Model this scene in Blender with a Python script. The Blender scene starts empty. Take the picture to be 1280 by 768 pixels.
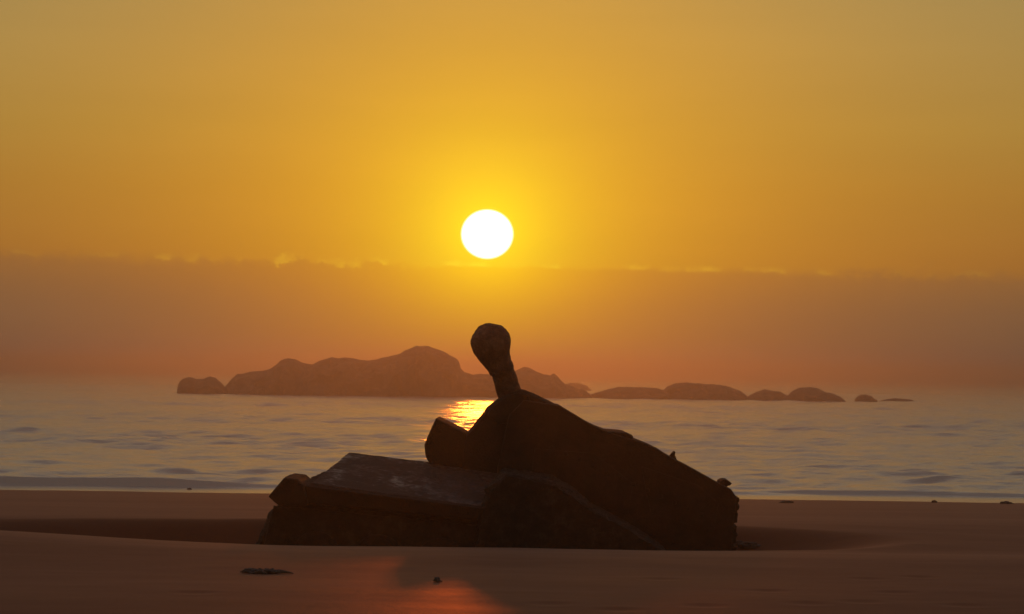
import bpy, bmesh, math, random
import numpy as np
from mathutils import Vector, Matrix, noise

random.seed(7); np.random.seed(7)
scene = bpy.context.scene
col = scene.collection
R = math.radians

# ------------------------------------------------------------------ camera
W, H = 1280.0, 768.0
FOV = R(25.0)
K = 2*math.tan(FOV/2)/W                       # metres per photo pixel at one metre
CZ = 3.1                                      # camera height above the sea
ROLL = R(0.72)
pitch = math.atan((466-384)*K)
F = Vector((0, math.cos(pitch), math.sin(pitch)))
U0 = Vector((0, -math.sin(pitch), math.cos(pitch)))
R0 = Vector((1, 0, 0))
RV = R0*math.cos(ROLL) + U0*math.sin(ROLL)
UV = U0*math.cos(ROLL) - R0*math.sin(ROLL)
cam_d = bpy.data.cameras.new('camera')
cam = bpy.data.objects.new('camera', cam_d); col.objects.link(cam)
M = Matrix((RV, UV, -F)).transposed().to_4x4(); M.translation = Vector((0, 0, CZ))
cam.matrix_world = M
cam_d.sensor_width = 36.0
cam_d.angle = FOV
cam_d.clip_start = 0.1; cam_d.clip_end = 60000
cam_d.dof.use_dof = True
cam_d.dof.focus_distance = 26.0
cam_d.dof.aperture_fstop = 9.0
scene.camera = cam

def ray(px, py):
    return (F + RV*((px-640)*K) + UV*((384-py)*K))
def P(px, py, Y):                              # point of the place seen at photo pixel, at distance Y
    d = ray(px, py)
    return Vector((0, 0, CZ)) + d*(Y/d.y)

SUN = ray(609, 293).normalized()
SUN_EL = math.asin(SUN.z); SUN_AZ = math.atan2(SUN.x, SUN.y)

# ------------------------------------------------------------------ node helpers
def new_mat(name):
    m = bpy.data.materials.new(name); m.use_nodes = True
    nt = m.node_tree; nt.nodes.clear()
    return m, nt
class N:
    def __init__(s, nt): s.nt = nt
    def n(s, t, **kw):
        nd = s.nt.nodes.new(t)
        for k, v in kw.items(): setattr(nd, k, v)
        return nd
    def l(s, a, b): s.nt.links.new(a, b)
    def val(s, x, sock):
        if hasattr(x, 'node'): s.l(x, sock)
        else: sock.default_value = x
    def math(s, op, a, b=0.0, c=0.0, clamp=False):
        nd = s.n('ShaderNodeMath', operation=op); nd.use_clamp = clamp
        s.val(a, nd.inputs[0]); s.val(b, nd.inputs[1]); s.val(c, nd.inputs[2])
        return nd.outputs[0]
    def mix(s, f, a, b, mode='MIX'):
        nd = s.n('ShaderNodeMix', data_type='RGBA', blend_type=mode)
        s.val(f, nd.inputs[0])
        s.val(a, nd.inputs[6]); s.val(b, nd.inputs[7])
        return nd.outputs[2]
    def ramp(s, f, stops, interp='LINEAR'):
        nd = s.n('ShaderNodeValToRGB'); cr = nd.color_ramp; cr.interpolation = interp
        while len(cr.elements) < len(stops): cr.elements.new(0.5)
        for e, (p, c) in zip(cr.elements, stops):
            e.position = p; e.color = (*c, 1) if len(c) == 3 else c
        s.val(f, nd.inputs[0])
        return nd.outputs[0]
    def noise(s, vec, scale, detail=4, rough=0.55, dim='3D'):
        nd = s.n('ShaderNodeTexNoise', noise_dimensions=dim)
        if vec is not None: s.l(vec, nd.inputs['Vector'])
        nd.inputs['Scale'].default_value = scale; nd.inputs['Detail'].default_value = detail
        nd.inputs['Roughness'].default_value = rough
        return nd.outputs[0]
    def smooth(s, x, a, b):
        nd = s.n('ShaderNodeMapRange', interpolation_type='SMOOTHSTEP')
        s.val(x, nd.inputs[0]); s.val(a, nd.inputs[1]); s.val(b, nd.inputs[2])
        nd.inputs[3].default_value = 0; nd.inputs[4].default_value = 1
        return nd.outputs[0]
    def scalevec(s, vec, sc):
        nd = s.n('ShaderNodeMapping'); s.l(vec, nd.inputs[0]); nd.inputs[3].default_value = sc
        return nd.outputs[0]
    def bump(s, h, strength, dist):
        nd = s.n('ShaderNodeBump'); nd.inputs['Strength'].default_value = strength
        nd.inputs['Distance'].default_value = dist; s.l(h, nd.inputs['Height'])
        return nd.outputs[0]

# ------------------------------------------------------------------ world: sunset sky
world = bpy.data.worlds.new('World'); scene.world = world; world.use_nodes = True
nt = world.node_tree; nt.nodes.clear(); g = N(nt)
tc = g.n('ShaderNodeTexCoord'); D = tc.outputs['Generated']
sep = g.n('ShaderNodeSeparateXYZ'); g.l(D, sep.inputs[0])
el = g.math('MULTIPLY', g.math('ARCSINE', sep.outputs[2]), 180/math.pi)     # degrees above the horizon
az = g.math('MULTIPLY', g.math('ARCTAN2', sep.outputs[0], sep.outputs[1]), 180/math.pi)
dot = g.n('ShaderNodeVectorMath', operation='DOT_PRODUCT'); g.l(D, dot.inputs[0]); dot.inputs[1].default_value = SUN
ang = g.math('MULTIPLY', g.math('ARCCOSINE', g.math('MINIMUM', dot.outputs['Value'], 0.9999999)), 180/math.pi)
e40 = g.math('DIVIDE', el, 40.0, clamp=True)
clear = g.ramp(e40, [(0, (.40, .155, .022)), (2.8/40, (.40, .150, .025)), (4.5/40, (.44, .197, .03)), (6/40, (.45, .245, .045)),
                     (9.2/40, (.42, .27, .082)), (12/40, (.51, .39, .215)), (17/40, (.43, .36, .27)), (26/40, (.225, .185, .165)), (1, (.14, .125, .125))])
bank = g.ramp(g.math('DIVIDE', el, 3.0, clamp=True), [(0, (.125, .108, .085)), (.3, (.20, .112, .056)), (1, (.31, .13, .036))])
w1 = g.math('EXPONENT', g.math('MULTIPLY', g.math('POWER', g.math('DIVIDE', ang, 7.2), 1.5), -1.0))
w2 = g.math('EXPONENT', g.math('MULTIPLY', g.math('DIVIDE', ang, 1.45), -1.0))
skyc = g.mix(g.math('MULTIPLY', w1, .92), clear, (1.0, .42, .014, 1))
w3 = g.math('EXPONENT', g.math('MULTIPLY', g.math('POWER', g.math('DIVIDE', ang, 4.7), 1.2), -1.0))
bankc = g.mix(g.math('MULTIPLY', w3, .95), bank, (1.1, .345, .0, 1))
# cloud-bank edge
azel = g.n('ShaderNodeCombineXYZ'); g.val(az, azel.inputs[0]); g.val(el, azel.inputs[1])
nz = g.noise(g.scalevec(azel.outputs[0], (.8, 1.1, 1)), 2.0, 6, .66)
edge = g.math('ADD', g.math('ADD', 2.62, g.math('MULTIPLY', az, -.009)), g.math('MULTIPLY', g.math('SUBTRACT', nz, .5), g.math('ADD', .15, g.math('MULTIPLY', g.smooth(g.noise(g.scalevec(azel.outputs[0], (.16, .1, 1)), 1.0, 2), .35, .65), .75))))
above = g.math('SUBTRACT', el, edge)
wide = g.math('ADD', .04, g.math('MULTIPLY', g.math('ABSOLUTE', az), .016))
m_bank = g.smooth(above, g.math('MULTIPLY', wide, -1.1), wide)
soft = g.smooth(above, -1.1, .5)
rimn = g.smooth(g.noise(g.scalevec(azel.outputs[0], (.9, .2, 1)), 1.2, 3), .46, .66)
rim = g.math('MULTIPLY', g.math('MULTIPLY', g.smooth(above, -.05, .02), g.math('SUBTRACT', 1, g.smooth(above, .02, .16))), g.math('MULTIPLY', w1, rimn))
c = g.mix(g.math('ADD', g.math('MULTIPLY', m_bank, .66), g.math('MULTIPLY', soft, .34)), bankc, skyc)
c = g.mix(g.math('MULTIPLY', rim, .75), c, (1.0, .56, .03, 1))
# faint streaks in the clear part
st = g.noise(g.scalevec(azel.outputs[0], (.05, .35, 1)), 1.0, 4, .5)
c = g.mix(1.0, c, g.ramp(st, [(.25, (.93, .93, .93)), (.75, (1.06, 1.06, 1.06))]), 'MULTIPLY')
c = g.mix(g.math('MULTIPLY', w2, 1.0), c, (.75, .86, .0, 1), 'ADD')
dx = g.math('MULTIPLY', g.math('SUBTRACT', az, math.degrees(SUN_AZ)), math.cos(SUN_EL))
dy = g.math('MULTIPLY', g.math('SUBTRACT', el, math.degrees(SUN_EL)), 1.06)   # a low sun is flattened by the air
dd = g.math('SQRT', g.math('ADD', g.math('MULTIPLY', dx, dx), g.math('MULTIPLY', dy, dy)))
disc = g.math('SUBTRACT', 1.0, g.smooth(dd, .545, .68))
c = g.mix(1.0, c, (.86, .94, 1.06, 1), 'MULTIPLY')
c = g.mix(disc, c, (4.0, 3.8, 3.2, 1))
bg = g.n('ShaderNodeBackground'); g.l(c, bg.inputs[0]); bg.inputs[1].default_value = 0.93
sky = g.n('ShaderNodeTexSky', sky_type='NISHITA'); sky.sun_disc = False
sky.sun_elevation = SUN_EL; sky.sun_rotation = SUN_AZ; sky.dust_density = 4.0; sky.air_density = 1.4
bg2 = g.n('ShaderNodeBackground'); g.l(sky.outputs[0], bg2.inputs[0]); bg2.inputs[1].default_value = 0.004
add = g.n('ShaderNodeAddShader'); g.l(bg.outputs[0], add.inputs[0]); g.l(bg2.outputs[0], add.inputs[1])
out = g.n('ShaderNodeOutputWorld'); g.l(add.outputs[0], out.inputs[0])

sd = bpy.data.lights.new('sun', 'SUN'); sd.energy = 0.40; sd.angle = R(1.2); sd.color = (1.0, .185, .015)
so = bpy.data.objects.new('sun', sd); col.objects.link(so)
so.rotation_euler = SUN.to_track_quat('Z', 'Y').to_euler()

# ------------------------------------------------------------------ materials
def principled(g, **kw):
    b = g.n('ShaderNodeBsdfPrincipled'); o = g.n('ShaderNodeOutputMaterial'); g.l(b.outputs[0], o.inputs[0])
    for k, v in kw.items():
        k = k.replace('_', ' ')
        g.val(v, b.inputs[k])
    return b

def mat_sand():
    m, nt = new_mat('wet_sand'); g = N(nt)
    pos = g.n('ShaderNodeNewGeometry').outputs['Position']
    big = g.noise(g.scalevec(pos, (.25, .6, 1)), 1.0, 4)
    fine = g.noise(pos, 14, 6, .65)
    grain = g.noise(pos, 160, 2, .6)
    base = g.ramp(big, [(.3, (.062, .016, .0075)), (.7, (.082, .023, .011))])
    base = g.mix(1.0, base, g.ramp(fine, [(.3, (.86, .86, .86)), (.7, (1.1, 1.1, 1.1))]), 'MULTIPLY')
    rough = g.ramp(g.noise(g.scalevec(pos, (.35, .8, 1)), 1.3, 3), [(.3, (.43,)*3), (.7, (.53,)*3)])
    h = g.math('ADD', g.math('MULTIPLY', fine, .8), g.math('MULTIPLY', grain, .22))
    nb = g.bump(h, .6, .02)
    dif = g.n('ShaderNodeBsdfDiffuse'); g.l(base, dif.inputs['Color']); g.l(nb, dif.inputs['Normal'])
    gl = g.n('ShaderNodeBsdfGlossy'); gl.inputs['Color'].default_value = (.54, .34, .25, 1)   # iron-stained wet grains
    g.l(rough, gl.inputs['Roughness']); g.l(nb, gl.inputs['Normal'])
    fr = g.n('ShaderNodeFresnel'); fr.inputs['IOR'].default_value = 1.18
    mx = g.n('ShaderNodeMixShader'); g.l(g.math('MULTIPLY', fr.outputs[0], .50), mx.inputs[0])
    g.l(dif.outputs[0], mx.inputs[1]); g.l(gl.outputs[0], mx.inputs[2])
    o = g.n('ShaderNodeOutputMaterial'); g.l(mx.outputs[0], o.inputs[0])
    return m
def mat_rust(name, c0, c1, c2, r0, r1, sc=3.0):
    m, nt = new_mat(name); g = N(nt)
    pos = g.n('ShaderNodeTexCoord').outputs['Object']
    a = g.noise(pos, sc, 6, .65); b_ = g.noise(pos, sc*6, 5, .7)
    vor = g.n('ShaderNodeTexVoronoi'); g.l(pos, vor.inputs['Vector']); vor.inputs['Scale'].default_value = sc*13
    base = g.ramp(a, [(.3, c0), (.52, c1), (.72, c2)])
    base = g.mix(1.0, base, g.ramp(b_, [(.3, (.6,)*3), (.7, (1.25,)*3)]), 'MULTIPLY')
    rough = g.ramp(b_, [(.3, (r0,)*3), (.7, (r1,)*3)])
    h = g.math('ADD', g.math('MULTIPLY', b_, .8), g.math('MULTIPLY', vor.outputs[0], .35))
    b = principled(g, Base_Color=base, Roughness=rough, Specular_IOR_Level=.12)
    g.l(g.bump(h, .7, .03), b.inputs['Normal'])
    return m
def mat_plate():
    m, nt = new_mat('wet_rusty_plate'); g = N(nt)
    pos = g.n('ShaderNodeTexCoord').outputs['Object']
    a = g.noise(g.scalevec(pos, (1.6, 1, 1)), 1.5, 5, .6); b_ = g.noise(pos, 14, 5, .7)
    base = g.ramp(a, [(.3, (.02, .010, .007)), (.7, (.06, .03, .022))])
    wet = g.smooth(g.math('ADD', a, g.math('MULTIPLY', g.math('SUBTRACT', b_, .5), .7)), .42, .66)
    rough = g.math('SUBTRACT', .92, g.math('MULTIPLY', wet, .58))
    b = principled(g, Base_Color=base, Roughness=rough, Specular_IOR_Level=.4)
    g.l(g.bump(b_, .6, .03), b.inputs['Normal'])
    return m
def mat_rock():
    m, nt = new_mat('shore_rock'); g = N(nt)
    pos = g.n('ShaderNodeNewGeometry').outputs['Position']
    a = g.noise(pos, .6, 7, .65)
    base = g.ramp(a, [(.3, (.03, .022, .018)), (.7, (.11, .08, .06))])
    b = principled(g, Base_Color=base, Roughness=.85)
    g.l(g.bump(g.noise(pos, 2.2, 7, .7), .8, .35), b.inputs['Normal'])
    return m
def mat_sea():
    m, nt = new_mat('sea_water'); g = N(nt)
    pos = g.n('ShaderNodeNewGeometry').outputs['Position']
    h1 = g.noise(g.scalevec(pos, (.5, 1.1, 1)), 1.4, 4, .55)
    h2 = g.noise(g.scalevec(pos, (.7, 1.2, 1)), 5.0, 3, .55)
    h = g.math('ADD', h1, g.math('MULTIPLY', h2, .22))
    sp = g.n('ShaderNodeSeparateXYZ'); g.l(pos, sp.inputs[0])
    h = g.math('MULTIPLY', h, g.smooth(sp.outputs[1], 59, 62.5))       # the thin wash on the sand lies flat
    b = principled(g, Base_Color=(.42, .365, .315, 1), Roughness=.21, IOR=1.333)
    g.l(g.bump(h, .4, .2), b.inputs['Normal'])
    return m
def mat_plain(name, c, r):
    m, nt = new_mat(name); g = N(nt)
    pos = g.n('ShaderNodeTexCoord').outputs['Object']
    n = g.noise(pos, 9, 5, .65)
    base = g.ramp(n, [(.3, tuple(x*.6 for x in c)), (.7, tuple(x*1.3 for x in c))])
    b = principled(g, Base_Color=base, Roughness=r)
    g.l(g.bump(n, .6, .02), b.inputs['Normal'])
    return m
SAND = mat_sand(); ROCK = mat_rock(); SEA = mat_sea(); PLATE = mat_plate()
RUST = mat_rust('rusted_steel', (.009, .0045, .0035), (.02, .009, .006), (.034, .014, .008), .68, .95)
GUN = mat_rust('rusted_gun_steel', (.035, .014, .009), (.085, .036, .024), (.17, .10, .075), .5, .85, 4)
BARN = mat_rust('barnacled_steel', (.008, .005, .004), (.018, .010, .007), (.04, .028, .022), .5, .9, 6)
WEED = mat_plain('dark_weed', (.022, .015, .009), .55)
STONE = mat_plain('dark_stone', (.016, .012, .010), .8)

# ------------------------------------------------------------------ object helpers
def link(name, me, mat, parent=None):
    o = bpy.data.objects.new(name, me); col.objects.link(o)
    if mat: me.materials.append(mat)
    if parent: o.parent = parent
    return o
def tag(o, label=None, cat=None, group=None, kind=None):
    if label: o['label'] = label
    if cat: o['category'] = cat
    if group: o['group'] = group
    if kind: o['kind'] = kind
    return o
def grid_mesh(name, X, Y, Z, smooth=True):
    r, c = X.shape
    me = bpy.data.meshes.new(name)
    v = np.stack([X, Y, Z], -1).reshape(-1, 3).astype(np.float32)
    i = np.arange(r*c).reshape(r, c)
    f = np.stack([i[:-1, :-1], i[:-1, 1:], i[1:, 1:], i[1:, :-1]], -1).reshape(-1, 4)
    me.vertices.add(len(v)); me.vertices.foreach_set('co', v.ravel())
    me.loops.add(f.size); me.loops.foreach_set('vertex_index', f.ravel().astype(np.int32))
    me.polygons.add(len(f)); me.polygons.foreach_set('loop_start', np.arange(0, f.size, 4, dtype=np.int32))
    me.polygons.foreach_set('use_smooth', np.full(len(f), smooth))
    me.update(calc_edges=True); me.validate()
    return me
def vnoise(x, y, seed=0):                      # smooth value noise on numpy arrays
    xi = np.floor(x).astype(np.int64); yi = np.floor(y).astype(np.int64)
    fx = x-xi; fy = y-yi; fx = fx*fx*(3-2*fx); fy = fy*fy*(3-2*fy)
    def h(a, b):
        n = (a*374761393 + b*668265263 + seed*974711) & 0xffffffff
        n = ((n ^ (n >> 13))*1274126177) & 0xffffffff
        return ((n ^ (n >> 16)) & 0xffff)/32767.5 - 1
    return (h(xi, yi)*(1-fx)+h(xi+1, yi)*fx)*(1-fy) + (h(xi, yi+1)*(1-fx)+h(xi+1, yi+1)*fx)*fy
def fbm(x, y, o=4, seed=0):
    s = 0; a = 1
    for k in range(o): s = s + a*vnoise(x*2**k, y*2**k, seed+k); a *= .5
    return s
def sm(x, a, b):
    t = np.clip((x-a)/(b-a), 0, 1); return t*t*(3-2*t)

# ------------------------------------------------------------------ sand
def sand_z(X, Y):
    yp = [-400, -40, 0, 8, 10, 12, 14, 16, 18, 20, 22, 24, 27, 31, 58, 66, 90]
    zp = [5.0, 2.3, 2.03, 1.985, 1.93, 1.86, 1.775, 1.685, 1.607, 1.532, 1.405, 1.262, 1.19, 1.10, 0.0, -.30, -1.6]
    # smoothed profile
    z = sum(np.interp(Y+d, yp, zp) for d in (-.7, -.35, 0, .35, .7))/5
    left = sm(-X, 2.0, 6.5)*np.exp(-((Y-22.5)/4)**2)*.15
    z = z + left
    dx = (X+.3)/np.where(X < -.3, 8.6, 5.2); dy = (Y-27.2)/4.0
    r = np.sqrt(dx*dx+dy*dy)
    z = z - .42*(1-sm(r, .48, 1.0))
    z = z + .006*fbm(X*.5, Y*.5, 5, 3) + .035*fbm(X*.07, Y*.12, 2, 9)*np.clip((58-Y)/20, 0, 1)
    dents = [(1078, 748), (1085, 722), (1150, 720), (1010, 750), (775, 757), (690, 750), (960, 735), (245, 737), (1205, 752), (1120, 738), (880, 752), (825, 722)]
    for px, py in dents:
        d = ray(px, py); t = 10.0
        while CZ + d.z*t/d.y > np.interp(t, yp, zp): t += .02
        cx, cy = d.x*t/d.y, t
        q = np.hypot((X-cx)/.10, (Y-cy)/.16)
        z = z - 006e-3*np.exp(-q**2) + .002*np.exp(-((q-1.6)/.5)**2)
    return z
xa = np.concatenate([-np.geomspace(3000, 13, 40), np.linspace(-12.9, 12.9, 430), np.geomspace(13, 3000, 40)])
ya = np.concatenate([np.linspace(-400, 0, 12)[:-1], np.linspace(0, 10, 20)[:-1], np.linspace(10, 33, 460)[:-1], np.linspace(33, 95, 160)])
X, Y = np.meshgrid(xa, ya)
sand = link('sand_ground', grid_mesh('sand_ground', X, Y, sand_z(X, Y)), SAND); tag(sand, kind='structure')
def gz(x, y): return float(sand_z(np.array([x]), np.array([y]))[0])
def on_sand(px, py):                           # where the sight line through a photo pixel meets the sand
    d = ray(px, py); t = np.arange(10, 80, .02)
    h = CZ + d.z*t/d.y - sand_z(d.x*t/d.y, t)
    i = int(np.argmax(h < 0)); t = float(t[i])
    return Vector((d.x*t/d.y, t, gz(d.x*t/d.y, t)))

# ------------------------------------------------------------------ sea
yy = np.concatenate([np.geomspace(50, 420, 760)[:-1], np.geomspace(420, 25000, 130)])
tt = np.concatenate([-np.geomspace(6, .42, 14)[:-1], np.linspace(-.42, .42, 420), np.geomspace(.42, 6, 14)[1:]])
T, Y = np.meshgrid(tt, yy); X = T*Y
fade = np.clip(1-(Y-420)/600, 0, 1)
Z = np.zeros_like(X)
rng = np.random.RandomState(3)
for k in range(44):
    lam = np.exp(rng.uniform(np.log(.75), np.log(7.5)))
    th = rng.normal(0, .85); a = .0080*lam**.55*rng.uniform(.5, 1.2)
    ph = rng.uniform(0, 6.28)
    vis = np.clip(1.5-(Y/ (90*lam)), 0, 1)
    Z += a*vis*np.sin(2*math.pi/lam*(X*math.sin(th)+Y*math.cos(th)) + ph + .8*vnoise(X*.05, Y*.05, k))*fade
for k in range(22):
    lam = np.exp(rng.uniform(np.log(.5), np.log(1.8)))
    th = rng.normal(0, .9); a = .0062*lam*rng.uniform(.5, 1.2)
    ph = rng.uniform(0, 6.28)
    Z += a*np.clip(1.6-Y/(150*lam), 0, 1)*np.sin(2*math.pi/lam*(X*math.sin(th)+Y*math.cos(th)) + ph + 1.2*vnoise(X*.15, Y*.15, 60+k))*np.clip(.6+vnoise(X*.12, Y*.06, 90+k), 0, 2)
Z *= .55+.6*np.clip(fbm(X*.02, Y*.05, 3, 40)+.5, 0, 1.3)
calm = sm(Y, 56, 66)
Z *= .05+.95*sm(Y, 59.6, 64)
# small breaking wave rolling on to the beach, and swells behind it
def roller(x0, x1, yc, h, w, seed, soft=3.0):
    yl = yc + .6*vnoise(X*.11, X*0+seed, seed) + 25e-2*vnoise(X*.4, X*0, seed+1)
    env = sm(X, x0, x0+soft)*(1-sm(X, x1-soft, x1))*(.75+.35*vnoise(X*.23, X*0+5, seed+2))
    d = Y-yl
    prof = np.where(d < 0, np.exp(-(d/(w*.35))**2), np.exp(-(d/w)**2))
    return h*env*prof
Z += roller(-40, -5.0, 60.5, .33, .5, 11, 5)
Z += roller(-9, 9, 60.5, .11, .5, 31, 4)
Z += roller(5, 40, 60.5, .12, .5, 13)
Z += roller(-12, -5, 68, .08, .8, 17, 2.5)
Z += roller(10, 19, 69, .09, .8, 19)
Z += roller(17, 40, 66, .06, .8, 21)
Z += roller(-18, -9, 75, .05, 1.3, 23)
Z += roller(-40, 40, 82, .07, 1.6, 25)
Z += .006
sea = link('sea_water', grid_mesh('sea_water', X, Y, Z), SEA); tag(sea, kind='structure')

# ------------------------------------------------------------------ rocks out at sea
def islet(name, prof, Yd, depth, label, group, seed, jag=.10):
    pts = [P(a, b, Yd) for a, b in prof]
    xs = np.array([p.x for p in pts]); zs = np.array([max(p.z, -.2) for p in pts])
    nx = max(40, int((xs[-1]-xs[0])/.22)); nv = 44
    xg = np.linspace(xs[0], xs[-1], nx); hg = np.interp(xg, xs, zs)
    hg = hg + jag*(1.1*fbm(xg*1.1, xg*0+seed, 5, seed)+.5*np.abs(vnoise(xg*2.3, xg*0, seed+3)))*np.clip(hg, .1, 1)
    v = np.linspace(0, math.pi, nv)
    V, XX = np.meshgrid(v, xg); HH = np.repeat(hg[:, None], nv, 1)
    endt = np.minimum(xg-xg[0], xg[-1]-xg)
    wd = (depth*np.clip(.35+.65*hg/hg.max(), .2, 1)*np.clip(endt/(.25*depth)+.12, .12, 1)**.5)[:, None]
    n = fbm(XX*.45+seed, V*3.0, 4, seed+5)
    Yg = Yd - np.cos(V)*wd*(1+.22*fbm(XX*.3, V*1.5, 3, seed+9))
    s = np.sin(V)**.62
    Zg = (HH+.9)*s*(1-.26*np.abs(n)*(1-s**6)) - .9
    Xg = XX + .35*fbm(XX*.5, V*2.5, 3, seed+2)*(1-s**8)
    o = link(name, grid_mesh(name, Xg, Yg, Zg, False), ROCK)
    base = P(prof[len(prof)//2][0], 492, Yd); base.z = 0
    o.data.transform(Matrix.Translation(-base)); o.location = base
    return tag(o, label, 'rock island' if group is None else 'rock islet', group)
G = 'rock islets off the beach'
islet('rock_islet', [(221, 496), (223, 490), (225, 478), (229, 473), (237, 471), (246, 474), (255, 473), (263, 470), (270, 473), (277, 479), (283, 486), (292, 496)], 286, 3.2,
      'small twin-humped rock islet at the end of the main island', G, 3, .05)
islet('rock_island', [(276, 496), (281, 487), (284, 481), (290, 474), (297, 468), (310, 466), (325, 464), (340, 461), (347, 455), (352, 450), (360, 448), (370, 450), (380, 454), (392, 456), (400, 451),
      (415, 447), (425, 448), (430, 447), (445, 449), (460, 451), (470, 450), (485, 446), (500, 442), (508, 437), (520, 433), (535, 433), (548, 437), (558, 442), (570, 448), (574, 453),
      (576, 461), (580, 465), (588, 467), (592, 469), (600, 467), (615, 468), (630, 468), (642, 465), (655, 459), (662, 460), (670, 464), (680, 468), (688, 470), (692, 467), (697, 471),
      (705, 479), (715, 482), (722, 487), (728, 486), (736, 491), (745, 500)], 290, 11,
      'long rocky island with a high rounded hill standing in the sea behind the gun barrel', None, 5, .05)
islet('rock_islet', [(690, 492), (700, 481), (712, 479), (724, 480), (734, 483), (742, 492)], 420, 5, 'faint distant rock showing beyond the tapering tip of the main island', G, 7, .08)
islet('rock_islet', [(732, 499), (738, 493), (750, 490), (760, 487), (775, 484), (800, 484), (822, 486), (834, 490), (842, 499)], 291, 4.5, 'long low flat-topped rock islet next to the main island', G, 11, .05)
islet('rock_islet', [(820, 500), (827, 490), (834, 484), (845, 480), (858, 478), (870, 480), (885, 481), (900, 481), (915, 485), (925, 489), (934, 495), (939, 497), (944, 502)], 292, 5,
      'broad domed rock islet, the highest of those off the main island', G, 13, .06)
islet('rock_islet', [(925, 503), (931, 498), (937, 495), (945, 490), (955, 487), (965, 488), (975, 490), (985, 495), (991, 503)], 289, 3, 'small low rounded rock islet between the two larger domed ones', G, 17, .05)
islet('rock_islet', [(972, 503), (979, 497), (985, 494), (992, 489), (1000, 485), (1008, 484), (1020, 486), (1035, 491), (1050, 496), (1060, 504)], 287, 3.6,
      'humped rock islet sloping down gently to a tapered tip', G, 19, .06)
islet('rock_islet', [(1067, 505), (1071, 498), (1075, 494), (1083, 493), (1090, 496), (1096, 505)], 290, 1.6, 'tiny lone block of rock in open water past the humped islet', G, 23, .05)
islet('rock_islet', [(1094, 505), (1104, 500), (1118, 498), (1132, 499), (1140, 500), (1148, 506)], 296, 1.6, 'thin flat ledge of rock barely above the water', G, 29, .02)

# ------------------------------------------------------------------ wrecked tank
TY = 26.4
origin = P(640, 688, TY); origin.z = 0.9
tank = bpy.data.objects.new('tank_wreck', None); col.objects.link(tank); tank.location = origin
tag(tank, 'rusted wreck of an army tank half buried in the wet sand, gun pointing up', 'tank wreck')

def noisify(me, amp, sc, seed=0):
    n = len(me.vertices)
    co = np.empty(n*3, np.float32); me.vertices.foreach_get('co', co); co = co.reshape(-1, 3)
    no = np.empty(n*3, np.float32); me.vertex_normals.foreach_get('vector', no); no = no.reshape(-1, 3)
    off = Vector((seed*7.3, 0, 0)); d = np.empty(n, np.float32)
    for i in range(n):
        p = Vector(co[i])*sc + off
        d[i] = noise.noise(p) + noise.noise(p*2.7)*.5 + noise.noise(p*7)*.3
    co += no*d[:, None]*amp
    me.vertices.foreach_set('co', co.ravel()); me.update()
def remeshed(bm, voxel):
    me = bpy.data.meshes.new('tmp'); bm.to_mesh(me); bm.free()
    o = bpy.data.objects.new('tmp', me); col.objects.link(o)
    md = o.modifiers.new('r', 'REMESH'); md.mode = 'VOXEL'; md.voxel_size = voxel
    dg = bpy.context.evaluated_depsgraph_get()
    m2 = bpy.data.meshes.new_from_object(o.evaluated_get(dg))
    bpy.data.objects.remove(o); bpy.data.meshes.remove(me)
    return m2
def part(name, bm, mat, parent=None, voxel=.022, amp=.012, sc=4.0, seed=0, smooth=False):
    """a solid given in world space becomes a worn part of the tank"""
    parent = parent or tank
    if voxel:
        bmesh.ops.triangulate(bm, faces=[f for f in bm.faces if len(f.verts) > 4])
        bmesh.ops.recalc_face_normals(bm, faces=bm.faces)
        me = remeshed(bm, voxel)
    else:
        bmesh.ops.recalc_face_normals(bm, faces=bm.faces)
        me = bpy.data.meshes.new(name); bm.to_mesh(me); bm.free()
    if amp: noisify(me, amp, sc, seed)
    me.name = name
    me.transform(Matrix.Translation(-origin))
    me.polygons.foreach_set('use_smooth', [smooth]*len(me.polygons)); me.update()
    me.materials.clear()
    o = link(name, me, mat); o.parent = parent
    return o
def loft(bm, rings, close=True):
    """rings: lists of points of equal length, joined to one closed solid"""
    vs = [[bm.verts.new(p) for p in r] for r in rings]
    n = len(vs[0])
    for a, b in zip(vs[:-1], vs[1:]):
        for i in range(n): bm.faces.new((a[i], a[(i+1) % n], b[(i+1) % n], b[i]))
    bm.faces.new(vs[0]); bm.faces.new(vs[-1][::-1])
def prism(bm, poly, y0, y1, inset=(0, 0), cham=.25):
    """outline (photo pixels at the middle distance) made a solid between y0 and y1, its ends drawn in"""
    ym = y0+cham
    pts = [P(a, b, ym) for a, b in poly]
    c = sum(pts, Vector())/len(pts)
    def ring(y, ins):
        out = []
        for p in pts:
            d = (p-c); L = max(d.length, 1e-6)
            q = c + d*max(0.3, (L-ins)/L)
            out.append(Vector((q.x, y, q.z)))
        return out
    rings = [ring(y0, inset[0])] + ([ring(y0+cham, 0)] if inset[0] else []) + ([ring(y1-cham, 0)] if inset[1] else []) + [ring(y1, inset[1])]
    loft(bm, rings)
def box(bm, c, sx, sy, sz, rot=None):
    m = Matrix.Translation(c) @ (rot.to_4x4() if rot else Matrix()) @ Matrix.Diagonal((sx, sy, sz, 1))
    bmesh.ops.create_cube(bm, size=1, matrix=m)
def tube(bm, pts, rad, seg=20):
    rings = []
    n = len(pts)
    for i, p in enumerate(pts):
        d = (pts[min(i+1, n-1)]-pts[max(i-1, 0)]).normalized()
        a = d.cross(Vector((0, 1, .01))).normalized(); b = d.cross(a)
        rings.append([p + (a*math.cos(t)+b*math.sin(t))*rad[i] for t in [2*math.pi*k/seg for k in range(seg)]])
    loft(bm, rings)

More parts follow.
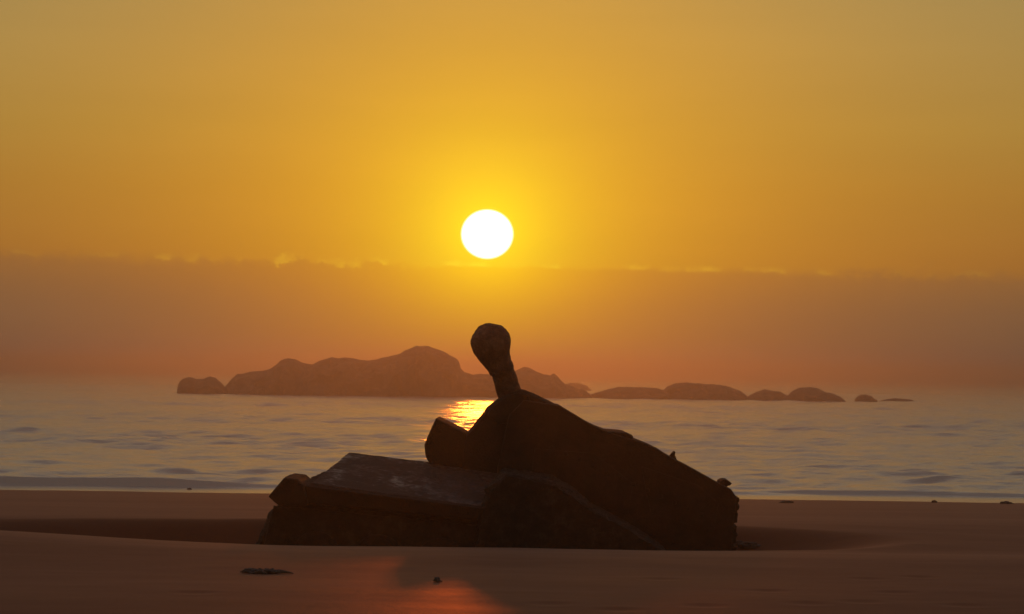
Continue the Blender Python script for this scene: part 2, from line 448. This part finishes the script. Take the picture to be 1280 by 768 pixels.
# hull, left end: deck plate leaning to the camera, side wall under it, running gear below
bm = bmesh.new()
fr, bk = 25.35, 27.1
A = [P(388, 604, fr), P(602, 633, fr), P(632, 589, bk), P(436, 565.5, bk)]
low = [Vector((p.x, p.y, p.z-.10)) for p in A]
loft(bm, [A, low])
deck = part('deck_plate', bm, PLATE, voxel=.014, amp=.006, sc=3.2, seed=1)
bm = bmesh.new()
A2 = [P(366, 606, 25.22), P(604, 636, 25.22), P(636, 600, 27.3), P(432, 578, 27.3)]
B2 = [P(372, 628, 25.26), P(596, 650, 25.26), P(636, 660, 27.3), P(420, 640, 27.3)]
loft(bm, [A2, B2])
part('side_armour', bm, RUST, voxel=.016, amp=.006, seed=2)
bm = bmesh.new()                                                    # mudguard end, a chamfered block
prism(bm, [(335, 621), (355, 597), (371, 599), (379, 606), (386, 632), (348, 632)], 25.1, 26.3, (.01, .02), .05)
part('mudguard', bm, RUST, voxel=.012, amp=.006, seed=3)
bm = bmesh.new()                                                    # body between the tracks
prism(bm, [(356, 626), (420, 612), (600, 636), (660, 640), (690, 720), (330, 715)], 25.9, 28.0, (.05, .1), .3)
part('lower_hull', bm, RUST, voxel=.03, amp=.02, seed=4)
# near track run: crusted links hanging in a curtain, with the wheels behind
bm = bmesh.new()
prism(bm, [(352, 626), (470, 640), (596, 652), (612, 664), (612, 712), (306, 712), (322, 676), (336, 642)], 25.42, 25.85, (.05, .04), .1)
for k in range(24):
    t = k/23
    top = P(352+t*240, 632+t*24, 25.42); h = .62-.1*t
    lean = (1-t)*.22
    box(bm, top+Vector((-lean*.5, -.01, -h/2)), .085, .09, h, Matrix.Rotation(lean*.9, 3, 'Y'))
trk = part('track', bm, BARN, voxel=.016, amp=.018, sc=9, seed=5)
for k in range(3):
    bm = bmesh.new()
    p = P(400+k*76, 690+k*4, 25.9)
    tube(bm, [p+Vector((0, -.6, 0)), p+Vector((0, -.56, 0)), p+Vector((0, .0, 0))], [.22, .27, .27], 24)
    wh = part('road_wheel', bm, RUST, voxel=.02, amp=.008, seed=6+k)
# crusted mound of track running down in front of the hull
bm = bmesh.new()
prism(bm, [(598, 640), (610, 612), (630, 591), (655, 595), (690, 600), (716, 614), (742, 636), (790, 662), (836, 692), (836, 716), (590, 716)], 25.25, 26.9, (.05, .05), .15)
for k in range(44):
    t = k/25
    q = [(612, 606), (634, 590), (688, 600), (742, 636), (832, 692)]
    u = t*4; i = min(int(u), 3); f = u-i
    a = q[i][0]*(1-f)+q[i+1][0]*f; b_ = q[i][1]*(1-f)+q[i+1][1]*f
    p = P(a, b_+5, 25.6)
    dz = math.atan2(q[i+1][1]-q[i][1], q[i+1][0]-q[i][0])
    box(bm, p, .075, .62, .07, Matrix.Rotation(dz, 3, 'Y'))
part('track', bm, BARN, voxel=.018, amp=.02, sc=7, seed=11)
# hull, right end: sloping armour running down to the buried nose
bm = bmesh.new()
prism(bm, [(655, 500), (700, 507.5), (737, 530), (752, 537), (768, 543), (800, 552), (822, 561), (842, 573.5), (870, 588), (898, 604), (914, 612), (921, 622), (919, 640), (915, 664), (913, 716), (612, 716), (616, 640), (622, 585), (636, 520)],
      26.75, 28.6, (.010, .03), .04)
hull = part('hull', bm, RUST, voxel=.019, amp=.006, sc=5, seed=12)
bm = bmesh.new()                                                    # links of the far track wrapping the nose
for k in range(9):
    a = 916+ (2.5 if k < 2 else 1.5) - k*.45; b_ = 622+k*8.4
    p = P(a-3.2, b_, 27.35)
    box(bm, p, .06+.012*(k % 2), 1.1, .052, Matrix.Rotation(.25*math.sin(k*2.1), 3, 'Y'))
prism(bm, [(880, 612), (914, 618), (912, 716), (870, 716)], 26.80, 27.9, (.03, .03), .1)
part('track', bm, BARN, voxel=.015, amp=.012, sc=10, seed=13)
bm = bmesh.new()                                                    # ledge of the engine hatch
prism(bm, [(742, 538), (764, 539.5), (783, 541), (791, 544.5), (792, 549), (770, 551)], 26.85, 28.2, (.02, .02), .06)
part('hatch_cover', bm, RUST, voxel=.014, amp=.006, seed=14)
bm = bmesh.new()
prism(bm, [(834, 571), (838, 566), (841, 563), (842.5, 564.5), (841.5, 569), (845, 575), (838, 577)], 27.1, 27.22)
part('lifting_lug', bm, RUST, voxel=.008, amp=.003, seed=15)
bm = bmesh.new()
prism(bm, [(897, 607), (898, 600.5), (902, 598.5), (908, 599), (912.5, 603.5), (910, 606), (906.5, 606.5), (906, 611), (898, 611)], 27.0, 27.4)
part('headlamp_bracket', bm, RUST, voxel=.010, amp=.006, seed=16)
bm = bmesh.new()                                                    # bolt heads down the side
p0 = P(690, 560, 26.745)
bmesh.ops.create_icosphere(bm, subdivisions=2, radius=.028, matrix=Matrix.Translation(p0+Vector((0, -.02, 0))))
bolt = part('bolt', bm, RUST, hull, voxel=0, amp=.0)
for k in range(1, 12):
    c_ = bolt.copy(); col.objects.link(c_); c_.parent = hull
    c_.location = P(690+k*17, 560+k*7.6, 26.745)-p0
for q in ([(668, 560), (742, 566), (790, 604), (784, 640), (700, 622), (664, 598)], [(800, 582), (872, 606), (896, 628), (890, 664), (812, 640)]):
    bm = bmesh.new(); prism(bm, q, 26.72, 26.80)                   # bolted-on plates
    part('armour_panel', bm, RUST, hull, voxel=.012, amp=.004, seed=31)
# turret
bm = bmesh.new()
prism(bm, [(576, 600), (577, 566), (581, 546), (588, 537), (597, 525), (606, 514), (607, 511), (617, 504), (627, 498.5), (640, 492), (655, 488), (672, 495), (692, 505), (716, 518), (738, 531), (760, 556), (770, 600), (720, 640), (620, 640)],
      26.95, 28.7, (.03, .06), .10)
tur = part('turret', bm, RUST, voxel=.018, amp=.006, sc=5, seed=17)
bm = bmesh.new()
prism(bm, [(532, 570.5), (530.5, 556), (535, 545), (545, 523), (556, 528), (581, 541), (592, 552), (594, 590), (541, 588)], 27.0, 28.3, (.015, .02), .05)
part('turret_bustle', bm, RUST, tur, voxel=.009, amp=.003, seed=18)
bm = bmesh.new()
box(bm, P(650, 545, 26.94), .34, .06, .26, Matrix.Rotation(.2, 3, 'Y'))
part('vision_port', bm, RUST, tur, voxel=.014, amp=.005, seed=19)
# gun: short stub with a swollen, crusted end
gy = 27.45
bm = bmesh.new()
gp = [(643.5, 520), (640, 505), (637.5, 495), (634.5, 485), (631.5, 475), (628.5, 465), (625.5, 456), (622.5, 447), (620, 438)]
gr = [.155, .152, .146, .141, .138, .136, .138, .145, .15]
tube(bm, [P(a, b_, gy-.05*i) for i, (a, b_) in enumerate(gp)], gr, 28)
gun = part('gun_barrel', bm, GUN, tur, voxel=.011, amp=.012, sc=9, seed=20)
bm = bmesh.new()
mp = [(627.5, 463), (624, 456), (620, 448), (617, 441), (614.9, 434), (613.6, 428), (612.4, 422), (611.3, 416.5), (610.4, 412), (609.8, 408.8), (609.5, 406.8)]
mr = [.145, .156, .178, .208, .228, .236, .230, .205, .165, .11, .03]
tube(bm, [P(a, b_, gy-.34-.011*i) for i, (a, b_) in enumerate(mp)], mr, 32)
muz = part('muzzle', bm, GUN, gun, voxel=.011, amp=.011, sc=9, seed=21)
bm = bmesh.new()                                                    # collar where the tube enters the muzzle
tube(bm, [P(628.2, 464, gy-.31), P(625.4, 456.5, gy-.33)], [.141, .145], 28)
part('collar', bm, GUN, gun, voxel=.011, amp=.010, sc=10, seed=23)
bm = bmesh.new()
prism(bm, [(606, 520), (612, 508), (628, 496), (650, 487), (664, 492), (668, 512), (650, 530), (620, 534)], 26.9, 28.1, (.05, .05), .10)
part('mantlet', bm, RUST, tur, voxel=.016, amp=.012, sc=6, seed=22)

# ------------------------------------------------------------------ loose things on the beach
def lump(name, px, py, Y, sx, sy, sz, mat, label, cat, group=None, seed=0, onsand=True):
    p = on_sand(px, py)
    bm = bmesh.new()
    bmesh.ops.create_icosphere(bm, subdivisions=4, radius=1)
    for v in bm.verts:
        q = v.co.normalized(); s = Vector((seed*3.1, seed*1.7, 0))
        n_ = noise.noise(q*1.3+s)*.5 + noise.noise(q*3+s)*.3 + noise.noise(q*7+s)*.15
        v.co = q*(1+n_*.8)
        v.co = Vector((v.co.x*sx, v.co.y*sy, v.co.z*sz))
    me = bpy.data.meshes.new(name); bm.to_mesh(me); bm.free()
    o = link(name, me, mat); o.location = p + Vector((0, 0, sz*.25))
    return tag(o, label, cat, group)
lump('stone', 937, 684.5, 22, .13, .10, .05, STONE, 'low dark stone lying against the foot of the wreck under its buried nose', 'stone', 'dark stones on the sand', 1)
lump('stone', 924, 681, 22, .06, .06, .035, STONE, 'small dark stone wedged between the wreck and the larger low stone', 'stone', 'dark stones on the sand', 2)
def weed(px, py, n, wx, wy, label, seed):
    rnd = random.Random(seed)
    cx, cy, cz = on_sand(px, py)
    bm = bmesh.new()
    for k in range(n):
        x = rnd.gauss(0, wx*.45); y = rnd.gauss(0, wy*.45)
        a = rnd.uniform(-.5, .5) + (math.pi if rnd.random() < .5 else 0); L = rnd.uniform(.5, 1.3)*min(.12, wx*1.6)
        pts = []
        for i in range(6):
            q = i/5
            xx = x+math.cos(a)*L*q + rnd.gauss(0, .008); yy_ = y+math.sin(a)*L*q + rnd.gauss(0, .01)
            pts.append(Vector((xx, yy_, gz(cx+xx, cy+yy_)-cz + .006 + .022*math.sin(q*3.14)*rnd.random())))
        tube(bm, pts, [.004, .009, .011, .010, .007, .003], 6)
    me = bpy.data.meshes.new('seaweed_clump'); bm.to_mesh(me); bm.free()
    o = link('seaweed_clump', me, WEED); o.location = (cx, cy, cz)
    return tag(o, label, 'seaweed', 'seaweed washed up on the sand')
weed(328, 717, 40, .08, .10, 'dark flat strip of seaweed on the sand in front of the wreck deck plate', 1)
weed(545, 728, 6, .017, .03, 'small dark scrap of seaweed on the sand below the wreck turret', 2)
SG = 'stones along the water line'
lump('stone', 237, 614.5, 57, .08, .08, .06, STONE, 'single dark stone at the water edge behind the mudguard side of the beach', 'stone', SG, 5)
lump('stone', 983, 629, 57, .17, .14, .04, STONE, 'long flat dark stone at the water edge close to the wreck nose', 'stone', SG, 6)
lump('stone', 1168, 628.5, 57, .07, .06, .045, STONE, 'small round stone alone at the water edge between two flatter stones', 'stone', SG, 7)
lump('stone', 1258, 630, 57, .15, .12, .05, STONE, 'wide dark stone at the water edge farthest from the wreck', 'stone', SG, 8)

# ------------------------------------------------------------------ haze
bm = bmesh.new()
x0, x1, y0, y1, z0, z1 = -160000, 160000, -450, 26000, -3, 8.5
box(bm, Vector(((x0+x1)/2, (y0+y1)/2, (z0+z1)/2)), x1-x0, y1-y0, z1-z0)
me = bpy.data.meshes.new('haze'); bm.to_mesh(me); bm.free()
m, nt = new_mat('sea_haze'); g = N(nt)
pv = g.n('ShaderNodeVolumePrincipled'); o = g.n('ShaderNodeOutputMaterial'); g.l(pv.outputs[0], o.inputs['Volume'])
pv.inputs['Color'].default_value = (.285, .33, .38, 1); pv.inputs['Density'].default_value = .0025; pv.inputs['Anisotropy'].default_value = .825
hz = link('haze', me, m); tag(hz, kind='stuff')

# ------------------------------------------------------------------ render settings
scene.render.engine = 'CYCLES'
cy = scene.cycles
cy.use_denoising = True
try: cy.denoiser = 'OPENIMAGEDENOISE'
except Exception: pass
cy.max_bounces = 6; cy.diffuse_bounces = 2; cy.glossy_bounces = 3; cy.volume_bounces = 1; cy.transmission_bounces = 2
cy.caustics_reflective = False; cy.caustics_refractive = False
cy.sample_clamp_indirect = 4.0
vs = scene.view_settings
scene.display_settings.display_device = 'sRGB'
vs.view_transform = 'Standard'; vs.look = 'None'; vs.exposure = 0; vs.gamma = 1; vs.use_curve_mapping = False
